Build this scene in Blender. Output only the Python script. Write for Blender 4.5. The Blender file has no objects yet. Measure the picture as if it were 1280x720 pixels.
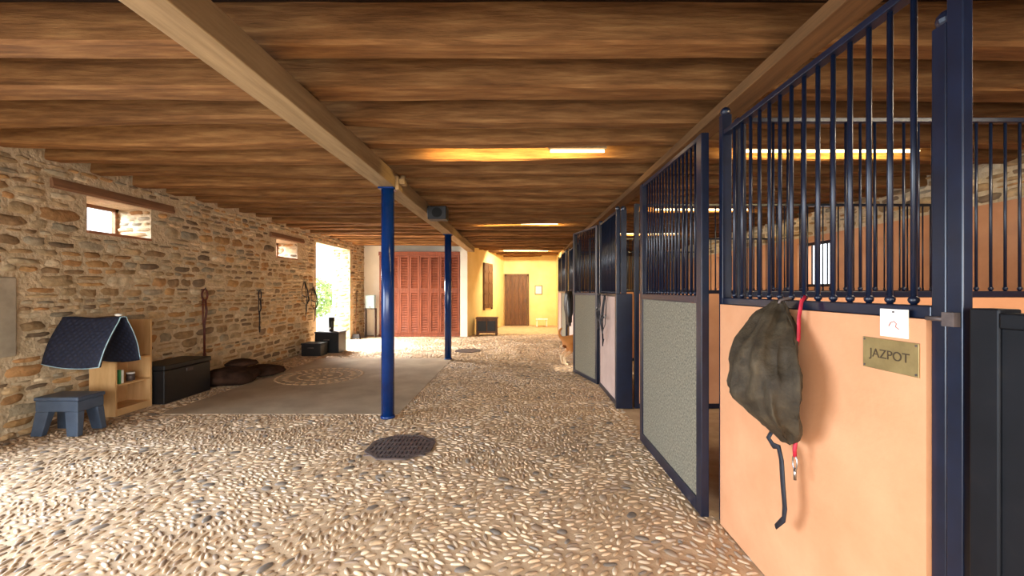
import bpy, bmesh, math, random
import numpy as np
from mathutils import Vector, Matrix, noise
random.seed(7); rng=np.random.default_rng(7)
S=bpy.context.scene
COL=S.collection
def lin(c):
    r=[]
    for v in c[:3]:
        v=v/255.0
        r.append(v/12.92 if v<=0.04045 else ((v+0.055)/1.055)**2.4)
    return (r[0],r[1],r[2],1.0)
# ---------------------------------------------------------------- materials
def base_mat(name):
    m=bpy.data.materials.new(name); m.use_nodes=True
    nt=m.node_tree; b=nt.nodes['Principled BSDF']
    return m,nt,b
def noise_mat(name,cols,scale=5,rough=.7,bump=.2,stretch=(1,1,1),metallic=0,rnd=0.0,detail=6,bdist=.01,lo=.3,hi=.7,scale2=None,spec=None):
    m,nt,b=base_mat(name); N=nt.nodes.new; L=nt.links.new
    tc=N('ShaderNodeTexCoord'); mp=N('ShaderNodeMapping'); mp.inputs['Scale'].default_value=stretch
    L(tc.outputs['Object'],mp.inputs['Vector'])
    vec=mp.outputs['Vector']
    if rnd:
        oi=N('ShaderNodeObjectInfo'); ad=N('ShaderNodeVectorMath'); ad.operation='ADD'
        ml=N('ShaderNodeMath'); ml.operation='MULTIPLY'; ml.inputs[1].default_value=37.0
        L(oi.outputs['Random'],ml.inputs[0]); L(vec,ad.inputs[0]); L(ml.outputs[0],ad.inputs[1]); vec=ad.outputs[0]
    n=N('ShaderNodeTexNoise'); n.inputs['Scale'].default_value=scale; n.inputs['Detail'].default_value=detail
    n.inputs['Roughness'].default_value=.6
    L(vec,n.inputs['Vector'])
    r=N('ShaderNodeValToRGB'); e=r.color_ramp.elements
    e[0].position=lo; e[1].position=hi; e[0].color=lin(cols[0]); e[1].color=lin(cols[-1])
    for i,c in enumerate(cols[1:-1]):
        x=e.new(lo+(hi-lo)*(i+1)/(len(cols)-1)); x.color=lin(c)
    L(n.outputs['Fac'],r.inputs['Fac']); out=r.outputs['Color']
    if rnd:
        h=N('ShaderNodeHueSaturation'); mr=N('ShaderNodeMapRange')
        mr.inputs['To Min'].default_value=1-rnd; mr.inputs['To Max'].default_value=1+rnd
        L(oi.outputs['Random'],mr.inputs['Value']); L(mr.outputs[0],h.inputs['Value']); L(out,h.inputs['Color']); out=h.outputs['Color']
    L(out,b.inputs['Base Color'])
    b.inputs['Roughness'].default_value=rough; b.inputs['Metallic'].default_value=metallic
    if spec is not None: b.inputs['Specular IOR Level'].default_value=spec
    if bump:
        bp=N('ShaderNodeBump'); bp.inputs['Strength'].default_value=bump; bp.inputs['Distance'].default_value=bdist
        src=n.outputs['Fac']
        if scale2:
            n2=N('ShaderNodeTexNoise'); n2.inputs['Scale'].default_value=scale2; n2.inputs['Detail'].default_value=4
            L(vec,n2.inputs['Vector']); src=n2.outputs['Fac']
        L(src,bp.inputs['Height']); L(bp.outputs['Normal'],b.inputs['Normal'])
    return m
def attr_mat(name,rough=.6,nscale=30,amt=.35,bump=.3,bdist=.005,spec=.5):
    m,nt,b=base_mat(name); N=nt.nodes.new; L=nt.links.new
    a=N('ShaderNodeAttribute'); a.attribute_name='Col'
    tc=N('ShaderNodeTexCoord'); n=N('ShaderNodeTexNoise'); n.inputs['Scale'].default_value=nscale; n.inputs['Detail'].default_value=5
    L(tc.outputs['Object'],n.inputs['Vector'])
    mr=N('ShaderNodeMapRange'); mr.inputs['From Min'].default_value=.3; mr.inputs['From Max'].default_value=.7
    mr.inputs['To Min'].default_value=1-amt; mr.inputs['To Max'].default_value=1+amt
    L(n.outputs['Fac'],mr.inputs['Value'])
    h=N('ShaderNodeHueSaturation'); L(a.outputs['Color'],h.inputs['Color']); L(mr.outputs[0],h.inputs['Value'])
    L(h.outputs['Color'],b.inputs['Base Color']); b.inputs['Roughness'].default_value=rough; b.inputs['Specular IOR Level'].default_value=spec
    bp=N('ShaderNodeBump'); bp.inputs['Strength'].default_value=bump; bp.inputs['Distance'].default_value=bdist
    L(n.outputs['Fac'],bp.inputs['Height']); L(bp.outputs['Normal'],b.inputs['Normal'])
    return m
def emis(name,c,s):
    m,nt,b=base_mat(name); b.inputs['Base Color'].default_value=lin(c)
    b.inputs['Emission Color'].default_value=lin(c); b.inputs['Emission Strength'].default_value=s
    return m
M={}
M['joist']=noise_mat('old_oak',[(92,60,33),(126,86,49),(154,112,68)],3.4,.85,.8,(.7,6,6),rnd=.2,bdist=.018,detail=10,spec=.15,lo=.28,hi=.72)
M['boards']=noise_mat('shade_darkened_boards',[(28,17,10),(46,30,17)],3,.9,.3,(1,6,1),spec=.1)  # dark brown boards, colour deepened further to imitate shade between joists
M['girder']=noise_mat('planed_beam',[(130,104,70),(162,134,96)],3,.7,.2,(6,.5,6),bdist=.005,spec=.2)
M['girder2']=noise_mat('aged_beam',[(84,58,34),(118,84,50)],3,.8,.3,(6,.5,6),bdist=.008,spec=.2)
M['navy']=noise_mat('navy_paint',[(11,18,34),(19,29,50)],9,.32,.1,bdist=.002)
M['blue']=noise_mat('blue_gloss_paint',[(8,36,84),(16,52,110)],4,.2,.05,bdist=.002)
M['darkdoor']=noise_mat('worn_black_paint',[(5,7,12),(13,14,19),(36,32,28)],7,.5,.3,lo=.35,hi=.85,bdist=.003,spec=.25)
M['orange']=noise_mat('apricot_plaster',[(202,142,100),(216,158,116)],3,.8,.25,bdist=.003,scale2=60,spec=.3)
M['pink']=noise_mat('pale_plaster',[(184,156,144),(200,174,162)],4,.8,.2,bdist=.003)
M['felt']=noise_mat('speckled_rubber',[(70,68,60),(120,112,94),(152,144,120)],70,.85,.5,bdist=.004)
M['yellow']=noise_mat('cream_plaster',[(230,198,130),(242,214,152)],2,.85,.15)
M['white']=noise_mat('white_plaster',[(226,220,204),(240,234,220)],2,.85,.15)
M['mortar']=noise_mat('lime_mortar',[(186,162,126),(218,196,162)],9,.95,.8,bdist=.03,scale2=22)
M['stones']=attr_mat('field_stone',.9,12,.28,.9,.025,.2)
M['pebbles']=attr_mat('river_pebble',.5,22,.2,.15,.003)
M['bed']=noise_mat('sandy_mortar',[(176,144,110),(204,174,138)],6,.9,.5,bdist=.006,scale2=50)
M['slab']=noise_mat('sandy_concrete',[(150,130,106),(182,160,132)],2.2,.85,.35,bdist=.004,scale2=70)
M['iron']=noise_mat('cast_iron',[(70,60,58),(112,98,92)],12,.5,.4,metallic=.3,bdist=.003)
M['hole']=noise_mat('black_parts_and_slot_shade',[(10,9,8),(18,16,14)],5,.9,0)  # near-black: painted shade in drain slots; also speaker cone, eyes and nose
M['louver']=noise_mat('red_brown_stain',[(112,54,32),(148,78,48)],3,.5,.15,(6,6,1),bdist=.003)
M['brownwood']=noise_mat('dark_plank_wood',[(74,46,28),(114,76,46)],3,.6,.3,(6,6,1),bdist=.004)
M['lintel']=noise_mat('weathered_lintel',[(106,72,48),(150,108,74)],3,.8,.4,(6,.6,6),bdist=.01)
M['pine']=noise_mat('pine',[(206,160,104),(226,186,132)],3,.5,.15,(6,1,1),bdist=.002)
M['plastic']=noise_mat('slate_plastic',[(58,70,88),(74,88,106)],8,.4,.1,bdist=.002)
M['black']=noise_mat('black_leatherette',[(12,12,13),(24,23,24)],14,.5,.2,bdist=.003)
M['sack']=noise_mat('brown_cushion_fabric',[(38,26,20),(72,50,38)],8,.9,.5,bdist=.01,spec=.1)
M['bag']=noise_mat('olive_nylon',[(40,32,22),(60,50,36),(80,68,50)],9,.7,.9,bdist=.02,spec=.25)
M['red']=noise_mat('red_webbing',[(150,16,40),(190,30,56)],30,.6,.2,bdist=.002)
M['strap']=noise_mat('dark_webbing',[(18,20,28),(32,34,44)],40,.6,.3,bdist=.002)
M['leather']=noise_mat('red_brown_leather',[(70,28,20),(110,48,32)],20,.5,.3,bdist=.003)
M['steel']=noise_mat('steel',[(150,150,150),(190,190,190)],8,.3,.05,metallic=1)
M['brass']=noise_mat('aged_brass',[(136,116,74),(172,150,100)],10,.4,.15,metallic=.5,bdist=.002)
M['engrave']=noise_mat('engraving',[(60,44,24),(74,56,30)],10,.7,0)
M['card']=noise_mat('card_white',[(232,226,214),(242,238,228)],5,.7,0)
M['redink']=noise_mat('red_ink',[(180,90,76),(190,104,90)],5,.7,0)
M['tan']=noise_mat('ginger_fur',[(196,130,66),(226,166,100)],14,.9,.5,(1,1,1),bdist=.006)
M['leaf']=noise_mat('leaf_green',[(110,140,70),(160,180,110)],6,.7,0)
M['ground']=noise_mat('pale_gravel',[(220,214,196),(240,236,224)],4,.9,.2)
M['sill']=noise_mat('terracotta_sill',[(150,92,62),(182,124,88)],8,.8,.2)
M['ltblue']=noise_mat('light_blue_plastic',[(150,186,200),(176,206,216)],6,.4,0)
M['green']=noise_mat('green_print',[(60,130,70),(80,150,90)],5,.6,0)
M['greyplaster']=noise_mat('grey_render_patch',[(150,138,118),(186,172,148)],4,.9,.3)
M['tube']=emis('warm_tube',(255,236,190),6)
def quilt():
    m,nt,b=base_mat('quilted_navy_cotton'); N=nt.nodes.new; L=nt.links.new
    b.inputs['Roughness'].default_value=.75
    tc=N('ShaderNodeTexCoord'); hs=[]
    for a in (.78,-.78):
        mp=N('ShaderNodeMapping'); mp.inputs['Rotation'].default_value=(0,a,0)
        w=N('ShaderNodeTexWave'); w.inputs['Scale'].default_value=7
        L(tc.outputs['Object'],mp.inputs['Vector']); L(mp.outputs[0],w.inputs['Vector']); hs.append(w.outputs['Fac'])
    mu=N('ShaderNodeMath'); mu.operation='MULTIPLY'; L(hs[0],mu.inputs[0]); L(hs[1],mu.inputs[1])
    r=N('ShaderNodeValToRGB'); r.color_ramp.elements[0].color=lin((16,22,42)); r.color_ramp.elements[1].color=lin((28,36,62))
    L(mu.outputs[0],r.inputs['Fac']); L(r.outputs[0],b.inputs['Base Color'])
    bp=N('ShaderNodeBump'); bp.inputs['Distance'].default_value=.008; bp.inputs['Strength'].default_value=.5
    L(mu.outputs[0],bp.inputs['Height']); L(bp.outputs[0],b.inputs['Normal']); return m
M['quilt']=quilt()
# ---------------------------------------------------------------- mesh helpers
def box(bm,x0,x1,y0,y1,z0,z1,mi=0):
    v=[bm.verts.new(p) for p in ((x0,y0,z0),(x1,y0,z0),(x1,y1,z0),(x0,y1,z0),(x0,y0,z1),(x1,y0,z1),(x1,y1,z1),(x0,y1,z1))]
    for f in ((0,3,2,1),(4,5,6,7),(0,1,5,4),(1,2,6,5),(2,3,7,6),(3,0,4,7)):
        fc=bm.faces.new([v[i] for i in f]); fc.material_index=mi
    return v
def tube(bm,pts,r,seg=8,mi=0,flat=None):
    pts=[Vector(p) for p in pts]; n=len(pts)
    rs=r if isinstance(r,(list,tuple)) else [r]*n
    rings=[]; up=None
    for i,p in enumerate(pts):
        t=(pts[min(i+1,n-1)]-pts[max(i-1,0)]).normalized()
        if up is None:
            up=Vector((0,0,1)) if abs(t.z)<.9 else Vector((0,1,0))
        u=(up-t*up.dot(t)); u=u.normalized() if u.length>1e-5 else Vector((1,0,0)); up=u
        w=t.cross(u)
        fl=flat or 1.0
        rings.append([bm.verts.new(p+u*math.cos(a)*rs[i]+w*math.sin(a)*rs[i]*fl) for a in [2*math.pi*k/seg for k in range(seg)]])
    for i in range(n-1):
        for k in range(seg):
            f=bm.faces.new((rings[i][k],rings[i][(k+1)%seg],rings[i+1][(k+1)%seg],rings[i+1][k])); f.material_index=mi; f.smooth=True
    for rg,rev in ((rings[0],True),(rings[-1],False)):
        f=bm.faces.new(rg[::-1] if rev else rg); f.material_index=mi
def ball(bm,c,r,seg=10,sc=(1,1,1)):
    bmesh.ops.create_uvsphere(bm,u_segments=seg,v_segments=max(6,seg//2+2),radius=r,matrix=Matrix.Translation(c)@Matrix.Diagonal((*sc,1)))
def finish(bm,name,mats,parent=None,smooth=False,origin=None,bevel=0):
    me=bpy.data.meshes.new(name)
    bmesh.ops.recalc_face_normals(bm,faces=bm.faces)
    bm.to_mesh(me); bm.free()
    for m in (mats if isinstance(mats,(list,tuple)) else [mats]): me.materials.append(M[m])
    if smooth:
        for p in me.polygons: p.use_smooth=True
    ob=bpy.data.objects.new(name,me); COL.objects.link(ob)
    if parent is not None:
        ob.parent=parent
        if not parent.get('_local'):
            me.transform(Matrix.Translation(-parent.location))
    elif origin is not None:
        me.transform(Matrix.Translation(-Vector(origin))); ob.location=origin
    if bevel:
        bv=ob.modifiers.new('bevel','BEVEL'); bv.width=bevel; bv.segments=2; bv.limit_method='ANGLE'
    return ob
def tag(o,label,cat,group=None,kind=None):
    o['label']=label; o['category']=cat
    if group:o['group']=group
    if kind:o['kind']=kind
    return o
def root(name,loc,label,cat,group=None,local=False,rot=0):
    e=bpy.data.objects.new(name,None); e.empty_display_size=.1; COL.objects.link(e); e.location=loc
    e.rotation_euler=(0,0,rot)
    if local: e['_local']=1
    return tag(e,label,cat,group)
def struct(o,label=None,cat='structure'):
    o['kind']='structure'; o['label']=label or o.name.replace('_',' '); o['category']=cat; return o
def B(*boxes):
    bm=bmesh.new()
    for b in boxes: box(bm,*b)
    return bm
# ---------------------------------------------------------------- walls
XL=-4.95; XR=5.2; YB=-1.5; ZC=3.06
def wall_boxes(x0,x1,y0,y1,z0,z1,holes,zsplit=None):
    ys=sorted({y0,y1,*[h[0] for h in holes],*[h[1] for h in holes]}); zs=sorted({z0,z1,*[h[2] for h in holes],*[h[3] for h in holes],*([zsplit] if zsplit else [])})
    bm=bmesh.new()
    for a,b in zip(ys,ys[1:]):
        for c,d in zip(zs,zs[1:]):
            if any(a>=h[0]-1e-6 and b<=h[1]+1e-6 and c>=h[2]-1e-6 and d<=h[3]+1e-6 for h in holes): continue
            box(bm,x0,x1,a,b,c,d,1 if (zsplit and c>=zsplit-1e-6) else 0)
    return bm
def stone_field(y0,y1,z0,z1,holes,to3,seed,big=1.0):
    rd=random.Random(seed); V=[];F=[];C=[]
    pal=[(188,160,120),(166,136,98),(202,178,140),(148,120,88),(192,166,128),(176,144,104),(212,192,158),(136,114,90),(190,148,98),(174,158,130),(160,146,122),(180,136,90)]
    z=z0; row=0
    while z<z1-.03:
        h=rd.choice([.06,.08,.10,.12,.15])*big; h=min(h,z1-z); row+=1
        y=y0-rd.random()*.2
        while y<y1:
            w=h*rd.uniform(1.0,2.8)+.05
            sub=[(0,h)]
            if h>.11 and rd.random()<.35: q=h*rd.uniform(.35,.65); sub=[(0,q),(q,h)]
            for (s0,s1) in sub:
                wob=.022*noise.noise(Vector((y*.8,row*3.3,seed)))
                a=max(y,y0)+.010; b=min(y+w,y1)-.010; c=z+s0+.008+rd.uniform(-.006,.012)+wob; d=z+s1-.008+rd.uniform(-.014,.008)+wob
                c=max(c,z0+.002); d=min(d,z1-.002)
                if b-a<.03 or d-c<.022: continue
                if any(b>hh[0]-.005 and a<hh[1]+.005 and d>hh[2]-.005 and c<hh[3]+.005 for hh in holes): continue
                n=6; base=len(V); dep=rd.uniform(.006,.030); off=[rd.uniform(-1,1) for _ in range(4)]; tl=rd.uniform(-.014,.014)
                col=list(rd.choice(pal)); k=rd.uniform(.86,1.08); col=[min(255,q*k) for q in col]; lc=lin(col)
                for i in range(n):
                    for j in range(n):
                        u=i/(n-1)*2-1; v=j/(n-1)*2-1
                        uu=u*math.sqrt(1-.24*v*v); vv=v*math.sqrt(1-.28*u*u)
                        uu+=.08*math.sin(3*v+off[0]*3); vv+=.12*math.sin(3*u+off[1]*3)+tl*u*4
                        pu=(a+b)/2+uu*(b-a)/2; pv=(c+d)/2+vv*(d-c)/2
                        e=max(abs(u),abs(v)); dd=dep*(1-e**6)+(-.006 if e>.99 else .003)+.010*noise.noise(Vector((pu*14,pv*14,seed)))
                        V.append(to3(pu,pv,dd)); C.append(lc)
                for i in range(n-1):
                    for j in range(n-1):
                        q=base+i*n+j; F.append((q,q+1,q+n+1,q+n))
            y+=w
        z+=h
    return V,F,C
def add_stones(ob,V,F,C,matname):
    me=bpy.data.meshes.new(ob.name+'_stones'); me.from_pydata([tuple(Vector(v)-ob.location) for v in V],[],F)
    at=me.color_attributes.new('Col','FLOAT_COLOR','POINT'); at.data.foreach_set('color',np.array(C,dtype=np.float32).ravel())
    bm=bmesh.new(); bm.from_mesh(ob.data)
    cl=bm.verts.layers.float_color.new('Col')
    nmat=len(ob.data.materials); ob.data.materials.append(M[matname])
    nf=len(bm.faces); bm.from_mesh(me); bm.faces.ensure_lookup_table()
    for i in range(nf,len(bm.faces)): bm.faces[i].material_index=nmat; bm.faces[i].smooth=True
    bm.to_mesh(ob.data); bm.free()
W1=(4.75,5.58,2.10,2.52); W2=(8.45,9.25,2.10,2.48)
LH=[W1,W2,(10.1,12.1,0,2.6),(-.8,3.3,0,2.3)]
bm=wall_boxes(XL-.5,XL,YB,13.2,0,ZC,LH)
wl=finish(bm,'wall_left','mortar'); struct(wl,'rough fieldstone wall with lime mortar','wall')
def grow(h,e): return (h[0]-e,h[1]+e,h[2]-e,h[3]+e)
V,F,C=stone_field(3.3,13.2,0,2.8,[grow(W1,.02),(4.35,5.95,2.52,2.66),grow(W2,.02),(8.2,9.5,2.48,2.62),(10.08,12.12,0,2.62),(3.7,4.08,.8,1.58)],lambda u,v,d:(XL+d,u,v),3)
for (xa,xb,za,zb,yy,sd) in ((XL-.5,XL,0,2.6,12.1,5),(XL-.5,XL,W1[2],W1[3],W1[1],9),(XL-.5,XL,W2[2],W2[3],W2[1],10)):
    V2,F2,C2=stone_field(xa,xb,za,zb,[],lambda u,v,d:(u,yy-d,v),sd)
    o=len(V);V+=V2;C+=C2;F+=[tuple(i+o for i in f) for f in F2]
add_stones(wl,V,F,C,'stones')
struct(finish(B((XL+.0005,XL+.03,3.70,4.07,.80,1.57)),'trim_1','greyplaster',bevel=.01),'pale grey rendered patch on stone wall','wall patch')
RH=[(6.95,7.8,1.5,2.3),(10.2,11.0,1.5,2.3)]
wr=finish(wall_boxes(XR,XR+.3,YB,16.8,0,ZC,RH,2.4),'wall_right',['orange','mortar']); struct(wr,'apricot plastered stable wall with stone above','wall')
V,F,C=stone_field(1.0,12,2.42,2.99,[],lambda u,v,d:(XR-d,u,v),11); add_stones(wr,V,F,C,'stones')
bm=bmesh.new()
for bx in ((XL-.5,-4.2,YB-.3,YB,0,ZC),(2.6,XR+.3,YB-.3,YB,0,ZC),(-4.2,2.6,YB-.3,YB,2.2,ZC)): box(bm,*bx)
struct(finish(bm,'wall_front_added','mortar'),'unseen stone wall with wide doorway, added to limit daylight','wall')  # unseen wall added behind camera; its doorway keeps daylight low on the joists
struct(finish(B((XL,-1.62,13.2,13.4,0,ZC),(-1.84,-1.62,12.8,13.2,0,ZC)),'wall_back_left','white'),'white plastered wall behind the cupboards','wall')
struct(finish(B((-.75,XR,16.8,17.0,0,ZC)),'wall_back','yellow'),'cream yellow end wall','wall')
bm=bmesh.new(); 
p0=Vector((-1.62,12.8,0)); p1=Vector((-.66,16.8,0)); d=(p1-p0).normalized(); nrm=Vector((-d.y,d.x,0))*.12
vs=[bm.verts.new(q) for q in (p0,p1,p1+nrm,p0+nrm)]; vt=[bm.verts.new(q.co+Vector((0,0,ZC))) for q in vs]
bm.faces.new(vs[::-1]);bm.faces.new(vt)
for i in range(4): bm.faces.new((vs[i],vs[(i+1)%4],vt[(i+1)%4],vt[i]))
struct(finish(bm,'wall_hall_left','yellow'),'cream yellow angled hall wall','wall')
struct(finish(B((1.46,1.6,13.4,16.8,0,ZC)),'wall_hall_right','yellow'),'yellow hall wall past the stalls','wall')
dr=root('door_1',(-.13,16.78,0),'dark brown plank door in end wall','door'); dr['kind']='structure'
bm=bmesh.new()
for i in range(5): box(bm,-.55+i*.168,-.55+i*.168+.164,16.74,16.79,.01,2.0)
finish(bm,'leaf','brownwood',dr,bevel=.004)
finish(B((-.62,-.56,16.71,16.8,0,2.06),(.30,.36,16.71,16.8,0,2.06),(-.62,.36,16.71,16.8,2.0,2.08)),'frame','brownwood',dr)
finish(B((.2,.26,16.70,16.74,.95,.98),(.2,.22,16.69,16.74,.95,1.1)),'handle','iron',dr)
w=root('window_3',p0.lerp(p1,.48)+Vector((0,0,.8)),'brown shuttered window in yellow wall','window',local=True,rot=math.atan2(d.y,d.x)); w['kind']='structure'
for s in (-.42,.02):
    bm=bmesh.new()
    box(bm,s,s+.4,-.05,-.01,0,1.5)
    for k in range(4): box(bm,s+.02,s+.38,-.065,-.045,.1+k*.38,.16+k*.38)
    finish(bm,'shutter','brownwood',w)
finish(B((-.48,-.42,-.06,0,-.06,1.56),(.42,.48,-.06,0,-.06,1.56),(-.48,.48,-.06,0,1.5,1.58)),'frame','brownwood',w)
def small_window(i,y0,y1,z0,z1):
    x=XL-.48
    r=root('window_%d'%i,(x,(y0+y1)/2,z0),'small timber framed window deep in stone wall','window'); r['kind']='structure'
    finish(B((x,x+.05,y0,y0+.05,z0,z1),(x,x+.05,y1-.05,y1,z0,z1),(x,x+.05,y0,y1,z0,z0+.04),(x,x+.05,y0,y1,z1-.04,z1),(x,x+.04,(y0+y1)/2-.015,(y0+y1)/2+.015,z0,z1)),'frame','lintel',r)
    finish(B((XL-.42,XL+.02,y0+.01,y1-.01,z0,z0+.03)),'sill','sill',r)
    return r
small_window(1,*W1); small_window(2,*W2)
for i,(a,b) in ((4,(6.95,7.8)),(5,(10.2,11.0))):
    struct(finish(B((XR+.1,XR+.15,a,a+.05,1.5,2.3),(XR+.1,XR+.15,b-.05,b,1.5,2.3),(XR+.1,XR+.15,a,b,1.5,1.55),(XR+.1,XR+.15,a,b,2.25,2.3),*[(XR+.11,XR+.13,a+.05+k*.19,a+.065+k*.19,1.5,2.3) for k in range(1,4)]),'window_%d'%i,'navy'),'barred window in stable wall','window')
def log(name,x0,x1,y,wy,z0,z1,mat,axis='x',seed=0,seg=26,amp=.012,c=.018):
    bm=bmesh.new(); rings=[]
    prof=[(-wy/2+c,z0),(wy/2-c,z0),(wy/2,z0+c),(wy/2-.02,z1-.005),(-wy/2+.02,z1-.005),(-wy/2,z0+c)]
    for i in range(seg+1):
        t=x0+(x1-x0)*i/seg; ring=[]
        for k,(a,b) in enumerate(prof):
            n=noise.noise(Vector((t*.9,k*3.1,seed*7.7)))*amp*.6+noise.noise(Vector((t*4,k*5.1,seed*3.7)))*amp*.35
            m=noise.noise(Vector((t*.45,9.1,seed*5.3)))*amp*2.2
            zz=b+(n+m if b<z1-.01 else 0); aa=a+n+m*.8
            ring.append(bm.verts.new((t,y+aa,zz) if axis=='x' else (y+aa,t,zz)))
        rings.append(ring)
    K=len(prof)
    for i in range(seg):
        for k in range(K): bm.faces.new((rings[i][k],rings[i][(k+1)%K],rings[i+1][(k+1)%K],rings[i+1][k]))
    bm.faces.new(rings[0]); bm.faces.new(rings[-1][::-1])
    org=((x0+x1)/2,y,z0) if axis=='x' else (y,(x0+x1)/2,z0)
    return finish(bm,name,mat,origin=org)
for (a,b,z0,z1,s) in ((4.38,5.92,2.53,2.64,1),(8.22,9.48,2.49,2.60,2)):
    tag(log('window_lintel',a,b,XL+.01,.07,z0,z1,'lintel','y',s,10,.006),'weathered brown timber lintel over small window','lintel')
struct(finish(B((XL-.5,XR+.3,YB-.3,17.0,ZC,ZC+.08)),'ceiling','boards'),'dark timber board ceiling, colour deepened for shade between joists','ceiling')
for k in range(-6,30):
    y1=2.49+.5*k
    ob=log('ceiling_joist',XL+.001,XR-.001,y1-.1+random.uniform(-.04,.04),random.uniform(.15,.21),2.80+random.uniform(-.03,.02),ZC+.003,'joist','x',k+50,40,.023)
    tag(ob,'rough-hewn oak ceiling joist spanning the stable','beam','ceiling joists')
tag(finish(B((-1.60,-1.40,YB,12.8,2.60,2.765)),'support_girder','girder',origin=(-1.5,6,2.6),bevel=.006),'long planed timber girder carried on blue columns','beam')
tag(finish(B((1.40,1.56,YB,13.4,2.69,2.765)),'support_girder','girder2',origin=(1.48,6,2.69),bevel=.006),'long timber beam above the stall fronts','beam')
# ---------------------------------------------------------------- floor with pebbles
def in_slab(x,y): return -4.2<x<-1.42 and 4.85<y<8.8
BED=-.009
def make_floor():
    cell=.09; grid={}; P=[]
    drains=[(-1.10,3.85,.34),(-1.24,9.9,.34)]
    def ok(cs,sl):
        for (x,y,r) in cs:
            gx,gy=int(x//cell),int(y//cell)
            for i in (-1,0,1):
                for j in (-1,0,1):
                    for (a,b,q) in grid.get((gx+i,gy+j),()):
                        m=(r+q)*sl
                        if (a-x)**2+(b-y)**2<m*m: return False
        return True
    def attempt(n,l0,l1,w0,w1,ymin,ymax,sl):
        for _ in range(n):
            x=random.uniform(XL+.03,1.24); y=ymin+(ymax-ymin)*random.random()
            if abs(x)>1.45*y+.5: continue
            if in_slab(x,y): continue
            if any((x-a)**2+(y-b)**2<r*r for a,b,r in drains): continue
            L=random.uniform(l0,l1)/2; W=random.uniform(w0,w1)/2
            th=3.2*noise.noise(Vector((x*1.3,y*1.3,0)))+random.gauss(0,.4)
            c,s=math.cos(th),math.sin(th); q=max(L-W,0)
            cs=[(x+c*q*t,y+s*q*t,W) for t in (-1,0,1)]
            if not ok(cs,sl): continue
            for p in cs: grid.setdefault((int(p[0]//cell),int(p[1]//cell)),[]).append(p)
            P.append((x,y,L,W,th))
    attempt(700,.06,.10,.045,.06,1.6,8.2,1.0)
    attempt(120000,.05,.085,.020,.030,1.6,8.2,1.0)
    attempt(60000,.03,.05,.016,.024,1.6,8.2,1.0)
    attempt(60000,.06,.10,.026,.040,8.2,13.6,1.0)
    n=len(P); P=np.array(P); K=10
    a=np.arange(K)*2*math.pi/K
    ca,sa=np.cos(a),np.sin(a)
    def ring(s,z): return np.stack([np.sign(ca)*np.abs(ca)**.85*s,np.sign(sa)*np.abs(sa)**.85*s,np.full(K,z)],1)
    tmpl=np.concatenate([ring(1.0,-.012),ring(.86,.45),ring(.5,.88),[[0,0,1.0]]])
    NV=len(tmpl)
    h=rng.uniform(.006,.012,n)
    vx=tmpl[None,:,0]*P[:,2,None]; vy=tmpl[None,:,1]*P[:,3,None]
    jit=1+rng.uniform(-.1,.1,(n,NV)); vx=vx*jit; vy=vy*jit
    c=np.cos(P[:,4])[:,None]; s=np.sin(P[:,4])[:,None]
    bend=rng.uniform(-3.5,3.5,n)[:,None]*vx*vx
    vy=vy+bend
    X=P[:,0,None]+c*vx-s*vy; Y=P[:,1,None]+s*vx+c*vy; Z=BED+np.where(tmpl[None,:,2]<0,-.003,tmpl[None,:,2]*h[:,None])
    V=np.stack([X,Y,Z],2).reshape(-1,3)
    F=[]
    for r in (0,1):
        for k in range(K):
            F.append((r*K+k,r*K+(k+1)%K,(r+1)*K+(k+1)%K,(r+1)*K+k))
    T=[(2*K+k,2*K+(k+1)%K,3*K) for k in range(K)]
    off=(np.arange(n)*NV)
    Q=(np.array(F)[None]+off[:,None,None]).reshape(-1,4); T=(np.array(T)[None]+off[:,None,None]).reshape(-1,3)
    pal=np.array([lin(q)[:3] for q in [(192,162,128),(178,148,114),(204,176,144),(164,134,104),(186,160,130),(196,164,130),(162,140,118),(210,186,156),(182,152,118),(174,150,124),(148,124,102)]])
    ci=rng.integers(0,len(pal),n); colr=pal[ci]*rng.uniform(.78,1.12,(n,1))
    dark=(rng.random(n)<np.where(P[:,3]>.021,.35,.02))&(P[:,1]<8.2); colr[dark]=np.array(lin((122,110,98))[:3])*rng.uniform(.7,1.1,(dark.sum(),1))
    Cc=np.repeat(np.concatenate([colr,np.ones((n,1))],1),NV,axis=0)
    bv=[];bf=[]
    def addbox(x0,x1,y0,y1,z0,z1):
        b=len(bv); bv.extend([(x0,y0,z0),(x1,y0,z0),(x1,y1,z0),(x0,y1,z0),(x0,y0,z1),(x1,y0,z1),(x1,y1,z1),(x0,y1,z1)])
        for f in ((0,3,2,1),(4,5,6,7),(0,1,5,4),(1,2,6,5),(2,3,7,6),(3,0,4,7)): bf.append([b+i for i in f])
    addbox(XL-.5,XR+.3,YB-.3,17.0,-.12,BED)
    nb=len(bv)
    allV=np.concatenate([np.array(bv),V]).astype(np.float32)
    quads=np.concatenate([np.array(bf),Q+nb]); tris=T+nb
    me=bpy.data.meshes.new('floor')
    me.vertices.add(len(allV)); me.vertices.foreach_set('co',allV.ravel())
    loops=np.concatenate([quads.ravel(),tris.ravel()]).astype(np.int32)
    me.loops.add(len(loops)); me.loops.foreach_set('vertex_index',loops)
    starts=np.concatenate([np.arange(len(quads))*4,len(quads)*4+np.arange(len(tris))*3]).astype(np.int32)
    me.polygons.add(len(starts)); me.polygons.foreach_set('loop_start',starts)
    mi=np.ones(len(starts),dtype=np.int32); mi[:len(bf)]=0
    me.materials.append(M['bed']); me.materials.append(M['pebbles'])
    me.polygons.foreach_set('material_index',mi)
    sm=np.ones(len(starts),dtype=bool); sm[:len(bf)]=False; me.polygons.foreach_set('use_smooth',sm)
    me.update(calc_edges=True); me.validate()
    at=me.color_attributes.new('Col','FLOAT_COLOR','POINT')
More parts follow.
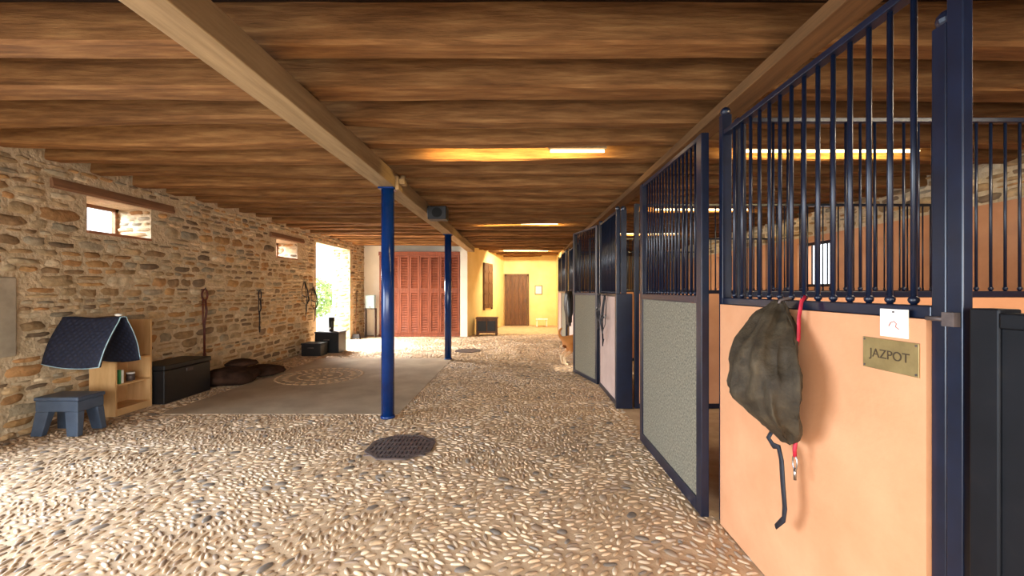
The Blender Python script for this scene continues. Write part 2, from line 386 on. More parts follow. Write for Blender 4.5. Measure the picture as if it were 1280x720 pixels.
    at.data.foreach_set('color',np.concatenate([np.ones((nb,4)),Cc]).astype(np.float32).ravel())
    ob=bpy.data.objects.new('floor',me); COL.objects.link(ob); print('pebbles',n)
    return struct(ob,'tan river-pebble cobbled stable floor','floor')
make_floor()
struct(finish(B((-4.2,-1.42,4.85,8.8,BED+.0005,.0)),'floor_slab','slab'),'smooth sandy concrete floor slab','floor')
bm=bmesh.new()
for R,nn in ((.16,9),(.34,18),(.52,28),(.66,34)):
    for k in range(nn):
        t=2*math.pi*k/nn; l=.055
        mtx=Matrix.Translation((-3.35+R*math.cos(t),7.0+R*math.sin(t),.0))@Matrix.Rotation(t+(math.pi/2 if R in(.34,.66) else 0),4,'Z')@Matrix.Diagonal((l,.028,.010,1))
        bmesh.ops.create_uvsphere(bm,u_segments=8,v_segments=6,radius=1,matrix=mtx)
ob=finish(bm,'pebble_rosette','bed',smooth=True,origin=(-3.35,7,0)); tag(ob,'circular pebble rosette set into the concrete slab','floor pattern',kind='stuff')
for (x,y) in ((-1.10,3.85),(-1.24,9.9)):
    r=root('drain_cover',(x,y,0),'octagonal slotted cast iron drain cover in cobbles','drain cover','drain covers')
    bm=bmesh.new(); R=.32
    o=[(x+R*math.cos(math.pi/8+k*math.pi/4),y+R*math.sin(math.pi/8+k*math.pi/4)) for k in range(8)]
    i_=[(x+R*.9*math.cos(math.pi/8+k*math.pi/4),y+R*.9*math.sin(math.pi/8+k*math.pi/4)) for k in range(8)]
    for k in range(8):
        q=[bm.verts.new((*p,z)) for z in (BED+.001,.005) for p in (o[k],o[(k+1)%8],i_[(k+1)%8],i_[k])]
        for f in ((0,3,2,1),(4,5,6,7),(0,1,5,4),(1,2,6,5),(2,3,7,6),(3,0,4,7)): bm.faces.new([q[j] for j in f])
    finish(bm,'rim','iron',r)
    bm=bmesh.new()
    for k in range(-7,8):
        xx=k*.038
        hl=min(R*.9*.924,R*.9*1.306-abs(xx))
        box(bm,x+xx-.014,x+xx+.014,y-hl,y+hl,BED+.001,.003)
    for yy in (-.2,-.1,0,.1,.2): box(bm,x-.27,x+.27,y+yy-.010,y+yy+.010,BED+.001,.0035)
    finish(bm,'grate','iron',r)
    bm=bmesh.new(); f=bm.faces.new([bm.verts.new((*p,BED+.0006)) for p in i_]); finish(bm,'recess_shade','hole',r)  # flat black sheet under the grate stands in for shade in the drain
# ---------------------------------------------------------------- columns
for y in (4.72,8.67):
    x=-1.5
    r=root('support_column',(x,y,0),'round glossy blue steel column under the girder','column','blue columns')
    bm=bmesh.new(); tube(bm,[(x,y,.01),(x,y,2.585)],.072,28); finish(bm,'shaft','blue',r)
    bm=bmesh.new(); tube(bm,[(x,y,0),(x,y,.015),(x,y,.03)],[.082,.081,.075],28); finish(bm,'base','blue',r)
    finish(B((x-.085,x+.085,y-.085,y+.085,2.58,2.599)),'cap_plate','blue',r)
r=root('beam_bracket',(-1.39,4.72,2.62),'cream painted clamp bracket on timber girder','bracket')
finish(B((-1.399,-1.36,4.66,4.80,2.57,2.72),(-1.36,-1.30,4.68,4.78,2.64,2.70)),'bracket_plate','girder',r,bevel=.004)
bm=bmesh.new(); tube(bm,[(-1.33,4.73,2.66),(-1.33,4.73,2.74)],.03,12); finish(bm,'knob','girder',r)
r=root('loudspeaker',(-1.28,6.3,2.5),'small black loudspeaker bolted to the girder','speaker')
finish(B((-1.38,-1.10,6.2,6.4,2.5,2.70)),'cabinet','black',r,bevel=.01)
bm=bmesh.new(); tube(bm,[(-1.24,6.205,2.6),(-1.24,6.19,2.6)],.075,20); finish(bm,'speaker_cone','hole',r)
finish(B((-1.40,-1.37,6.27,6.33,2.55,2.68)),'mounting_plate','steel',r)
# ---------------------------------------------------------------- stall panels
barcache={}
def bar_mesh(z0,z1,r,footed=True):
    key=(round(z0,3),round(z1,3),r,footed)
    if key not in barcache:
        bm=bmesh.new(); tube(bm,[(0,0,z0),(0,0,z1)],r,10)
        if footed:
            ball(bm,(0,0,z0+.016),r*1.75,8); 
        me=bpy.data.meshes.new('bar'); bm.to_mesh(me); bm.free()
        for p in me.polygons:p.use_smooth=True
        me.materials.append(M['navy']); barcache[key]=me
    return barcache[key]
def stall_panel(name,label,cat,ox,oy,rot,L,zt=2.44,zm=1.36,fw=.055,t=.05,infill='orange',it=.03,bw=.06,sp=.09,br=.008,grille=True,fin=False,group=None,frame='navy',tall=(0,0),midh=.04):
    r=root(name,(ox,oy,0),label,cat,group,local=True,rot=rot)
    h=t/2; bx=[(0,fw,-h,h,0,zt+tall[0]),(L-fw,L,-h,h,0,zt+tall[1]),(fw,L-fw,-h,h,zm,zm+midh)]
    if bw: bx.append((fw,L-fw,-h,h,0,bw))
    if grille: bx.append((fw,L-fw,-h*.8,h*.8,zt-.03,zt))
    bm=B(*bx)
    if fin:
        for xx,tl in ((fw/2,tall[0]),(L-fw/2,tall[1])): ball(bm,(xx,0,zt+tl+.02),.03,12)
    finish(bm,'frame',frame,r,bevel=.004)
    finish(B((fw+.001,L-fw-.001,-it/2,it/2,bw,zm-.001)),'infill_panel',infill,r)
    if grille:
        me=bar_mesh(zm+midh,zt-.03,br); n=max(1,int(round((L-2*fw)/sp))-1)
        for k in range(n):
            ob=bpy.data.objects.new('bar',me); COL.objects.link(ob); ob.parent=r
            ob.location=(fw+(L-2*fw)*(k+1)/(n+1),0,0)
    return r
H=math.pi/2
stall_panel('stall_front','apricot stall front with navy bars and name plate','stall panel',1.285,1.225,H,1.40,infill='orange',it=.088,t=.06,bw=0,fw=.045,fin=True,tall=(-.2,.10),sp=.085,br=.009)
stall_panel('stall_door','navy framed sliding stall door with speckled grey panel','stall door',1.18,2.65,H,1.36,zt=2.45,infill='felt',fw=.08,bw=.09,sp=.07,midh=.05,br=.008)
stall_panel('stall_front','pale plastered stall front with navy bars, halter hanging','stall panel',1.22,5.16,H,1.14,infill='pink',sp=.07,fin=True)
a=math.atan2(1.0,-.24)
stall_panel('stall_door','navy barred stall door standing ajar','stall door',1.20,6.36,a,1.03,infill='felt',sp=.075,fw=.07)
stall_panel('stall_front','pale stall front with navy bars further along the aisle','stall panel',1.24,8.6,H,1.78,infill='pink',sp=.09,fin=True)
stall_panel('stall_door','closed navy sliding stall door with grey panel','stall door',1.17,10.4,H,1.2,infill='felt',sp=.09,fw=.08)
stall_panel('stall_front','last pale stall front beside the yellow hall','stall panel',1.24,11.64,H,1.7,infill='pink',sp=.1,fin=True)
r=stall_panel('stall_door','half-height scuffed black stall door beside steel post','stall door',1.25,.25,H,.88,zt=1.40,zm=1.35,infill='darkdoor',frame='darkdoor',grille=False,it=.045,t=.06,fw=.07)
r=root('steel_post',(1.25,1.185,0),'full-height navy steel post with door latch','post')
finish(B((1.235,1.264,1.160,1.205,0,2.66)),'post_shaft','navy',r,bevel=.003)
finish(B((1.23,1.27,1.155,1.21,2.66,2.679)),'post_plate','navy',r)
bm=bmesh.new(); box(bm,1.215,1.234,1.165,1.20,1.345,1.385); tube(bm,[(1.222,1.19,1.365),(1.222,1.25,1.365)],.007,8); finish(bm,'latch','iron',r)
r=root('door_jamb',(1.28,5.09,0),'thick navy door jamb at open stall','post')
finish(B((1.17,1.37,5.06,5.13,0,1.40)),'jamb_board','navy',r,bevel=.006)
bm=B((1.24,1.30,5.07,5.125,1.401,2.42)); ball(bm,(1.27,5.1,2.44),.035,12); finish(bm,'upright','navy',r)
for y,z in ((2.70,2.56),(5.10,2.5),(8.5,2.5),(11.5,2.5)):
    stall_panel('stall_partition','dark barred partition between two stalls','stall partition',1.40,y,0,XR-1.42,zt=z,zm=1.40,infill='orange',it=.05,sp=.095,br=.008,group='stall partitions')
# ---------------------------------------------------------------- name plate and card
xs=1.285-.044-.0005
r=root('name_plate',(xs-.002,1.395,1.18),'engraved brass name plate reading JAZPOT','name plate')
finish(B((xs-.004,xs,1.29,1.50,1.175,1.282)),'plate','brass',r,bevel=.001)
def text(s,size,yc,zc,x,mat,parent,name='lettering'):
    cu=bpy.data.curves.new('t','FONT'); cu.body=s; cu.size=size; cu.align_x='CENTER'; cu.align_y='CENTER'; cu.extrude=.0006
    to=bpy.data.objects.new('t',cu); COL.objects.link(to); bpy.context.view_layer.update()
    me=bpy.data.meshes.new_from_object(to.evaluated_get(bpy.context.evaluated_depsgraph_get())); bpy.data.objects.remove(to)
    mtx=Matrix(((0,0,-1,x),(-1,0,0,yc),(0,1,0,zc),(0,0,0,1)))
    me.transform(Matrix.Translation(-parent.location)@mtx); me.materials.clear(); me.materials.append(M[mat])
    ob=bpy.data.objects.new(name,me); COL.objects.link(ob); ob.parent=parent; return ob
text('JAZPOT',.043,1.395,1.2285,xs-.005,'engrave',r)
for yy,zz in ((1.298,1.183),(1.492,1.183),(1.298,1.274),(1.492,1.274)):
    bm=bmesh.new(); tube(bm,[(xs-.004,yy,zz),(xs-.006,yy,zz)],.0035,8); finish(bm,'screw','iron',r)
r=root('notice_card',(xs-.002,1.38,1.29),'small white card with faint red drawing above plate','card')
finish(B((xs-.003,xs,1.327,1.43,1.292,1.385)),'card_sheet','card',r)
bm=bmesh.new()
tube(bm,[(xs-.004,1.395,1.328),(xs-.004,1.388,1.340),(xs-.004,1.376,1.345),(xs-.004,1.367,1.338),(xs-.004,1.370,1.327),(xs-.004,1.358,1.320)],.0013,6); finish(bm,'drawing','redink',r)
bm=bmesh.new(); tube(bm,[(xs-.003,1.378,1.376),(xs-.006,1.378,1.376)],.003,8); finish(bm,'pin','iron',r)
# ---------------------------------------------------------------- hanging bag
r=root('turnout_bag',(1.15,1.88,.7),'olive brown nylon bag hanging on stall rail','bag')
prof=[(1.405,1.205,1.93,.12),(1.37,1.195,1.93,.32),(1.335,1.18,1.935,.54),(1.30,1.165,1.93,.68),(1.25,1.14,1.92,.80),(1.205,1.12,1.90,.87),(1.15,1.11,1.89,.93),(1.10,1.105,1.885,.99),(1.04,1.10,1.885,1.05),(.985,1.10,1.885,1.06),(.94,1.105,1.875,1.0),(.90,1.115,1.86,.88),(.86,1.13,1.84,.70),(.83,1.14,1.82,.54),(.80,1.15,1.81,.36),(.785,1.15,1.80,.12)]
bm=bmesh.new(); rings=[]; K=96
for i,(z,cx,cy,s) in enumerate(prof):
    ring=[]; q=(z-.78)/.63
    for k in range(K):
        t=2*math.pi*k/K
        f=1+(.05+.08*q)*math.sin(6*t+z*4)+(.03+.05*q)*math.sin(11*t-z*7+1)+.02*math.sin(17*t+z*9)+.16*noise.noise(Vector((math.cos(t)*1.8,math.sin(t)*1.8,z*6)))
        x=cx+.115*s*math.cos(t)*f; y=cy+.205*s*math.sin(t)*f
        zz=z+.03*noise.noise(Vector((math.cos(t)*1.5,math.sin(t)*1.5+4,z*4)))
        ring.append(bm.verts.new((min(x,1.225),y,zz)))
    rings.append(ring)
for i in range(len(rings)-1):
    for k in range(K): bm.faces.new((rings[i][k],rings[i][(k+1)%K],rings[i+1][(k+1)%K],rings[i+1][k]))
bm.faces.new(rings[0][::-1]); bm.faces.new(rings[-1])
ob=finish(bm,'bag_body','bag',r,True); ss=ob.modifiers.new('s','SUBSURF'); ss.levels=ss.render_levels=1
tx=bpy.data.textures.new('folds','CLOUDS'); tx.noise_scale=.08; dm=ob.modifiers.new('d','DISPLACE'); dm.texture=tx; dm.strength=.038; dm.mid_level=.75
bm=bmesh.new(); tube(bm,[(1.235,1.80,1.42),(1.215,1.795,1.40),(1.20,1.79,1.33),(1.195,1.785,1.24),(1.18,1.80,1.16)],.010,8,flat=.5); finish(bm,'red_strap','red',r)
bm=bmesh.new(); tube(bm,[(1.16,1.90,.82),(1.14,1.91,.77),(1.145,1.88,.745),(1.15,1.85,.75),(1.15,1.83,.70),(1.15,1.82,.60),(1.155,1.815,.50),(1.16,1.83,.44),(1.15,1.87,.385)],[.014,.016,.018,.020,.021,.021,.020,.018,.014],8,flat=.35)
finish(bm,'dangling_strap','strap',r)
bm=bmesh.new(); tube(bm,[(1.17,1.76,.84),(1.165,1.765,.77),(1.17,1.77,.74)],.008,8); finish(bm,'red_cord','red',r)
bm=bmesh.new(); pts=[(1.17,1.77+.014*math.sin(a),.715+.03*math.cos(a)) for a in [k*2*math.pi/12 for k in range(13)]]; tube(bm,pts,.0035,6); tube(bm,[(1.17,1.77,.687),(1.17,1.77,.64)],.006,6); finish(bm,'snap_hook','steel',r)
bm=bmesh.new(); tube(bm,[(1.25,1.92,1.405),(1.235,1.92,1.41),(1.20,1.92,1.40),(1.195,1.92,1.385)],.007,8); finish(bm,'hanging_hook','iron',r)
def halter(x,y,z,s,label,nx=-1,mat='strap',length=.6):
    r=root('halter',(x,y,z-length),label,'halter')
    def P(u,w,d=.0):
        return (x+nx*(.02+d),y+u,z+w) 
    bm=bmesh.new()
    tube(bm,[P(-.02,0),P(-.08*s,-.12*s,.01),P(-.10*s,-.28*s,.03),P(0,-.36*s,.04),P(.10*s,-.27*s,.03),P(.08*s,-.12*s,.01),P(.02,0)],.014,6,flat=.4)
    tube(bm,[P(-.095*s,-.2*s,.02),P(0,-.23*s,.06),P(.095*s,-.2*s,.02)],.013,6,flat=.4)
    tube(bm,[P(0,-.36*s,.04),P(.02,-.5*s,.03),P(-.01,-length,.02)],.014,6,flat=.5)
    tube(bm,[P(.02,-.02),P(.05*s,-.25*s,.02),P(.06*s,-.45*s,.01)],.013,6,flat=.5)
    finish(bm,'straps',mat,r)
    bm=bmesh.new(); tube(bm,[(x,y,z+.02),(x+nx*.05,y,z+.0),(x+nx*.06,y,z+.03)],.007,6); finish(bm,'hook','iron',r)
    for u,w in ((-.095*s,-.2*s),(.095*s,-.2*s),(0,-.36*s)):
        bm=bmesh.new()
        tube(bm,[(x+nx*.05,y+u+.02*math.sin(q),z+w+.02*math.cos(q)) for q in [k*2*math.pi/10 for k in range(11)]],.004,5)
        finish(bm,'ring','steel',r)
    return r
halter(1.19,5.72,1.37,1.4,'black webbing halter and lead hanging on stall front')
halter(1.19,6.08,1.37,1.0,'dark halter hanging on stall front beside another',length=.5)
def jacket(x,y,z,label):
    r=root('hanging_jacket',(x,y,z-.75),label,'jacket')
    bm=bmesh.new(); rings=[]; K=28
    for i in range(10):
        t=i/9; zz=z-.75*t; wy=.09+.13*min(1,t*3)+.03*t; wx=.04+.06*math.sin(math.pi*min(1,t+.15))
        rings.append([bm.verts.new((x-.12+wx*math.cos(a)*(1+.18*math.sin(6*a+t*3)),y+wy*math.sin(a)*(1+.08*math.sin(7*a-t*4)),zz+.02*math.sin(3*a)*t)) for a in [2*math.pi*k/K for k in range(K)]])
    for i in range(9):
        for k in range(K): bm.faces.new((rings[i][k],rings[i][(k+1)%K],rings[i+1][(k+1)%K],rings[i+1][k]))
    bm.faces.new(rings[0][::-1]); bm.faces.new(rings[-1]); finish(bm,'jacket_body','black',r,True)
    for sgn in (-1,1):
        bm=bmesh.new(); tube(bm,[(x-.12,y+sgn*.12,z-.08),(x-.13,y+sgn*.22,z-.25),(x-.13,y+sgn*.25,z-.5),(x-.12,y+sgn*.24,z-.68)],[.05,.06,.05,.042],12); finish(bm,'sleeve','black',r,True)
    bm=bmesh.new(); tube(bm,[(x-.01,y,z+.03),(x-.07,y,z+.03),(x-.10,y,z-.01)],.008,6); finish(bm,'hook','iron',r)
jacket(1.20,9.2,1.42,'dark grey jacket hanging on stall front')
# ---------------------------------------------------------------- dog
r=root('dog',(.88,7.95,0),'ginger and cream dog standing at open stall','dog',local=True,rot=.25)
me=bpy.data.meshes.new('dog_body')
vs=[(0,0,.50,.105),(.2,0,.50,.10),(.4,0,.48,.125),(.54,0,.54,.105),(.63,0,.64,.07),(.72,0,.70,.068),(.80,0,.675,.042),(.87,0,.665,.032)]
ed=[(i,i+1) for i in range(7)]
def chain(start,pts):
    p=start
    for q in pts:
        vs.append(q); ed.append((p,len(vs)-1)); p=len(vs)-1
for s in (-1,1):
    chain(0,[(.03,s*.075,.42,.075),(.09,s*.085,.30,.05),(-.07,s*.085,.17,.026),(-.05,s*.085,.045,.024),(.01,s*.085,.026,.026)])
    chain(2,[(.43,s*.075,.38,.055),(.42,s*.08,.27,.036),(.44,s*.08,.14,.025),(.44,s*.08,.045,.024),(.49,s*.08,.026,.026)])
chain(0,[(-.10,0,.53,.03),(-.14,0,.60,.028),(-.13,0,.68,.024),(-.08,0,.72,.012)])
G=1.0
vs=[tuple(q*G for q in v) for v in vs]
me.from_pydata([v[:3] for v in vs],[],ed)
ob=bpy.data.objects.new('dog_body',me); COL.objects.link(ob); ob.parent=r
sk=ob.modifiers.new('skin','SKIN'); 
for i,v in enumerate(vs): me.skin_vertices[0].data[i].radius=(v[3],v[3])
me.skin_vertices[0].data[0].use_root=True
sb=ob.modifiers.new('sub','SUBSURF'); sb.levels=sb.render_levels=2
m,nt,b=base_mat('dog_fur'); N=nt.nodes.new; Lk=nt.links.new
tc=N('ShaderNodeTexCoord'); sx=N('ShaderNodeSeparateXYZ'); Lk(tc.outputs['Object'],sx.inputs[0])
nz=N('ShaderNodeTexNoise'); nz.inputs['Scale'].default_value=9; Lk(tc.outputs['Object'],nz.inputs['Vector'])
ad=N('ShaderNodeMath'); ad.operation='MULTIPLY_ADD'; Lk(nz.outputs['Fac'],ad.inputs[0]); ad.inputs[1].default_value=.25; Lk(sx.outputs['Z'],ad.inputs[2])
rp=N('ShaderNodeValToRGB'); rp.color_ramp.elements[0].position=.30; rp.color_ramp.elements[0].color=lin((220,196,160)); rp.color_ramp.elements[1].position=.42; rp.color_ramp.elements[1].color=lin((190,126,66))
Lk(ad.outputs[0],rp.inputs['Fac']); Lk(rp.outputs[0],b.inputs['Base Color']); b.inputs['Roughness'].default_value=.9
me.materials.append(m)
for s in (-1,1):
    bm=bmesh.new(); ball(bm,(.69*G,s*.062*G,.70*G),.045*G,10,(.7,.35,1.1)); finish(bm,'ear','tan',r,True)
    bm=bmesh.new(); ball(bm,(.765*G,s*.035*G,.715*G),.009*G,8); finish(bm,'eye','hole',r,True)
bm=bmesh.new(); ball(bm,(.895*G,0,.672*G),.018*G,8); finish(bm,'nose','hole',r,True)
# ---------------------------------------------------------------- left wall items
r=root('saddle_rack',(XL+.03,4.47,1.05),'wall-mounted steel saddle rack','saddle rack')
bm=bmesh.new(); tube(bm,[(XL+.04,4.47,1.085),(XL+.62,4.47,1.095)],.028,12); tube(bm,[(XL+.04,4.47,.86),(XL+.4,4.47,1.08)],.012,8); finish(bm,'arm','iron',r)
finish(B((XL+.04,XL+.05,4.44,4.50,.82,1.12)),'wall_plate','iron',r)
def padpt(u,t):
    x=-4.88+.62*u
    a=abs(t); sy=math.sin(min(a*1.9,math.pi/2))
    y=4.47+(.07*sy+ .16*a)*(1 if t>0 else -1)
    z=1.145-.52*max(0,a-.06)**1.1
    if a<.12: z=1.145-.3*a*a
    z+=.015*math.cos(u*math.pi*2)*(1-a)-.05*math.sin(u*math.pi)*a*a+.015*math.cos((u-.5)*math.pi)+.03*(1-u)*a
    return Vector((x+.03*a*math.sin(u*4),y+.014*math.sin(u*7+t*3)*a,z))
r=root('saddle_pad',(-4.55,4.47,.65),'quilted navy saddle pad with pale piping on rack','saddle pad')
bm=bmesh.new(); nu,nt_=20,34; g=[[bm.verts.new(padpt(i/nu,-1+2*j/nt_)) for j in range(nt_+1)] for i in range(nu+1)]
for i in range(nu):
    for j in range(nt_): bm.faces.new((g[i][j],g[i+1][j],g[i+1][j+1],g[i][j+1]))
ob=finish(bm,'pad','quilt',r,True); so=ob.modifiers.new('so','SOLIDIFY'); so.thickness=.02
bm=bmesh.new()
tube(bm,[padpt(1,-1+2*j/nt_) for j in range(nt_+1)],.005,6); tube(bm,[padpt(i/nu,-1) for i in range(nu+1)],.004,6)
finish(bm,'piping','ltblue',r)
bm=bmesh.new(); c=padpt(.95,-.05)+Vector((-.0,-.01,.02)); ball(bm,c,.03,10,(1.2,.8,.5)); finish(bm,'tab','card',r,True)
r=root('step_stool',(-4.58,4.22,0),'slate blue plastic step stool with splayed legs','stool')
def taper(bm,x0,x1,y0,y1,z0,z1,e):
    v=[bm.verts.new(p) for p in ((x0-e,y0-e,z0),(x1+e,y0-e,z0),(x1+e,y1+e,z0),(x0-e,y1+e,z0),(x0,y0,z1),(x1,y0,z1),(x1,y1,z1),(x0,y1,z1))]
    for f in ((0,3,2,1),(4,5,6,7),(0,1,5,4),(1,2,6,5),(2,3,7,6),(3,0,4,7)): bm.faces.new([v[i] for i in f])
sx0,sx1,sy0,sy1=-4.80,-4.36,4.10,4.38
bm=B((sx0,sx1,sy0,sy1,.345,.385)); finish(bm,'step_top','plastic',r,bevel=.012)
bm=B((sx0+.01,sx1-.01,sy0+.01,sy1-.01,.24,.344)); finish(bm,'skirt','plastic',r,bevel=.006)
for lx in (0,1):
    for ly in (0,1):
        bm=bmesh.new()
        X=sx0+.01 if lx==0 else sx1-.14; Y=sy0+.01 if ly==0 else sy1-.08; ex=-.035 if lx==0 else .035; ey=-.025 if ly==0 else .025
        v=[bm.verts.new(p) for p in ((X+ex,Y+ey+.01,0),(X+.11+ex,Y+ey+.01,0),(X+.11+ex,Y+.06+ey,0),(X+ex,Y+.06+ey,0),(X,Y,.24),(X+.13,Y,.24),(X+.13,Y+.07,.24),(X,Y+.07,.24))]
        for f in ((0,3,2,1),(4,5,6,7),(0,1,5,4),(1,2,6,5),(2,3,7,6),(3,0,4,7)): bm.faces.new([v[i] for i in f])
        finish(bm,'leg','plastic',r,bevel=.006)
r=root('bookshelf',(-4.76,4.97,0),'small pale pine shelf unit with open front','shelf')
x0,x1,y0,y1=-4.90,-4.60,4.73,5.20
finish(B((x0,x1,y0,y0+.02,0,.62),(x0,x1,y1-.02,y1,0,1.08),(x0,x0+.01,y0+.02,y1-.02,0,1.05)),'carcass','pine',r)
for z in (.06,.34,.62): finish(B((x0+.01,x1-.005,y0+.021,y1-.021,z,z+.02)),'shelf_board','pine',r)
finish(B((x1-.02,x1-.004,y0+.021,y1-.021,0,.06)),'plinth','pine',r)
o=root('booklet',(-4.7,4.8,.36),'green and white booklet standing on pine shelf','booklet')
finish(B((-4.75,-4.62,4.80,4.82,.361,.52)),'cover','green',o); finish(B((-4.75,-4.62,4.821,4.85,.361,.515)),'pages','card',o)
o=root('storage_jar',(-4.7,5.0,.36),'small dark tin on pine shelf','jar')
bm=bmesh.new(); tube(bm,[(-4.68,5.0,.361),(-4.68,5.0,.44)],.04,16); finish(bm,'tin','iron',o); bm=bmesh.new(); tube(bm,[(-4.68,5.0,.441),(-4.68,5.0,.46)],.042,16); finish(bm,'lid','card',o)
r=root('storage_box',(-4.7,5.62,0),'low black storage box against the stone wall','box')
finish(B((-4.9,-4.48,5.24,6.02,0,.42)),'body','black',r,bevel=.01); finish(B((-4.905,-4.47,5.23,6.03,.425,.49)),'lid','black',r,bevel=.012)
finish(B((-4.478,-4.462,5.58,5.68,.36,.40)),'latch','iron',r)
def cushion(x,y,z,rx,ry,rz,seed,lab):
    bm=bmesh.new(); bmesh.ops.create_uvsphere(bm,u_segments=28,v_segments=16,radius=1)
    for v in bm.verts:
        n=1+.22*noise.noise(v.co*1.7+Vector((seed,0,0)))+.07*noise.noise(v.co*5)
        c=v.co*n; c.x=math.copysign(abs(c.x)**.8,c.x); c.y=math.copysign(abs(c.y)**.8,c.y)
        v.co=Vector((x+c.x*rx,y+c.y*ry,max(z+c.z*rz,z-rz*.75)))
    return tag(finish(bm,'floor_cushion','sack',None,True,origin=(x,y,z-rz*.75)),lab,'cushion')
cushion(-4.48,6.45,.105,.34,.34,.14,1,'slumped dark brown floor cushion beside storage box')
cushion(-4.38,7.1,.068,.30,.28,.09,5,'flat dark floor cushion on cobbles')
cushion(-4.50,6.72,.265,.20,.22,.06,9,'small dark cushion lying on other cushions')
def wall_tack(y,ztop,zbot,label,mat='leather',w=1.0):
    x=XL+.06
    r=root('lead_rope',(x,y,zbot),label,'lead rope')
    bm=bmesh.new(); tube(bm,[(x-.03,y,ztop+.03),(x+.03,y,ztop+.03),(x+.04,y,ztop+.06)],.01,8); finish(bm,'hook','iron',r)
    bm=bmesh.new(); tube(bm,[(x+.025,y+.055*w*math.sin(a),ztop-.05+.085*math.cos(a)) for a in [k*2*math.pi/16 for k in range(17)]],.014*w,8)
    tube(bm,[(x+.025,y+.01,ztop-.13),(x+.03,y+.03,ztop-.3),(x+.025,y-.01,(ztop+zbot)/2),(x+.02,y,zbot+.1)],.016*w,8)
    tube(bm,[(x+.02,y-.03,ztop-.12),(x+.02,y-.03,ztop-.45*(ztop-zbot)),(x+.02,y+.015,ztop-.7*(ztop-zbot))],.011*w,8)
    finish(bm,'rope_loop',mat,r,False)
    bm=bmesh.new(); tube(bm,[(x+.02,y,zbot+.11),(x+.02,y,zbot)],[.024*w,.01],8); finish(bm,'tassel',mat,r)
wall_tack(6.42,1.42,.36,'red-brown leather lead hanging from wall hook')
wall_tack(7.78,1.40,.65,'thin dark lead hanging on stone wall','strap',.75)
for yy,zz,l in ((9.45,1.62,'dark bridle hanging on wall near doorway'),(9.86,1.5,'black leather harness hanging by the doorway')):
    halter(XL+.03,yy,zz,1.5,l,nx=1,mat='black',length=.8)
def crate(x,y,z,wx,wy,h,lab):
    r=root('storage_crate',(x,y,z),lab,'crate')
    finish(B((x-wx/2,x+wx/2,y-wy/2,y+wy/2,z,z+h-.035)),'body','black',r,bevel=.008)
    finish(B((x-wx/2-.01,x+wx/2+.01,y-wy/2-.01,y+wy/2+.01,z+h-.034,z+h)),'lid','strap',r,bevel=.006)
    finish(B((x-.06,x+.06,y-wy/2-.025,y-wy/2-.001,z+h*.6,z+h*.6+.02)),'handle','iron',r)
crate(-4.55,9.22,0,.42,.34,.28,'low black plastic crate on cobbles')
crate(-4.42,9.72,0,.55,.42,.48,'taller black storage crate near doorway')
r=root('riding_boot',(-4.42,9.7,.48),'black rubber boot standing on crate','boot')
bm=bmesh.new(); tube(bm,[(-4.42,9.75,.481),(-4.42,9.75,.56),(-4.42,9.75,.66),(-4.42,9.76,.80)],[.05,.055,.06,.07],14); finish(bm,'boot_shaft','black',r,True)
bm=bmesh.new(); tube(bm,[(-4.42,9.74,.53),(-4.38,9.66,.52),(-4.36,9.58,.51)],[.048,.042,.028],12); finish(bm,'boot_foot','black',r,True)
r=root('broom',(-4.3,12.4,0),'long-handled broom leaning by the cupboards','broom')
bm=bmesh.new(); tube(bm,[(-4.85,12.25,.12),(-4.90,12.5,1.45)],.014,8); finish(bm,'broom_handle','brownwood',r)
bm=bmesh.new(); taper(bm,-4.90,-4.72,12.20,12.28,.0,.14,.02); finish(bm,'bristles','black',r)
r=root('water_container',(-4.55,12.7,0),'pale blue plastic water container on stand','container')
finish(B((-4.70,-4.42,12.62,12.78,.88,1.28)),'tank','ltblue',r,bevel=.03)
bm=bmesh.new(); tube(bm,[(-4.55,12.62,.93),(-4.55,12.56,.93),(-4.55,12.55,.90)],.012,8); finish(bm,'tap','steel',r)
finish(B((-4.72,-4.70,12.62,12.78,0,.88),(-4.42,-4.40,12.62,12.78,0,.88),(-4.72,-4.40,12.62,12.78,.85,.878)),'stand','iron',r)
# ---------------------------------------------------------------- louvered cupboards
r=root('louvered_cupboard',(-3.1,13.0,0),'red-brown built-in cupboard with louvered doors','cupboard')
finish(B((-4.34,-1.86,12.86,13.19,0,2.60),(-4.36,-1.85,12.82,12.86,2.50,2.62),(-4.36,-1.85,12.82,12.86,0,.08)),'carcass','louver',r)
nd=4; x0=-4.34; wd=(2.48)/nd
def louver_door(x0,w,z0,z1):
    bm=bmesh.new(); f=.05; y0,y1=12.815,12.855
    box(bm,x0,x0+f,y0,y1,z0,z1);box(bm,x0+w-f,x0+w,y0,y1,z0,z1);box(bm,x0+f,x0+w-f,y0,y1,z0,z0+f);box(bm,x0+f,x0+w-f,y0,y1,z1-f,z1)
    n=int((z1-z0-2*f)/.075)
    for k in range(n):
        z=z0+f+(k+.5)*(z1-z0-2*f)/n
        v=[bm.verts.new(p) for p in ((x0+f,y0+.004,z-.03),(x0+w-f,y0+.004,z-.03),(x0+w-f,y1-.004,z+.022),(x0+f,y1-.004,z+.022),(x0+f,y0+.004,z-.018),(x0+w-f,y0+.004,z-.018),(x0+w-f,y1-.004,z+.034),(x0+f,y1-.004,z+.034))]
        for q in ((0,3,2,1),(4,5,6,7),(0,1,5,4),(1,2,6,5),(2,3,7,6),(3,0,4,7)): bm.faces.new([v[i] for i in q])
    finish(bm,'door','louver',r)
for i in range(nd):
    for s in (0,1):
        xx=x0+i*wd+s*wd/2+.006; w2=wd/2-.01
        louver_door(xx,w2,1.42,2.49); louver_door(xx,w2,.09,1.40)
r=root('wooden_chest',(-1.0,13.4,0),'dark wooden chest standing by the yellow wall','chest')
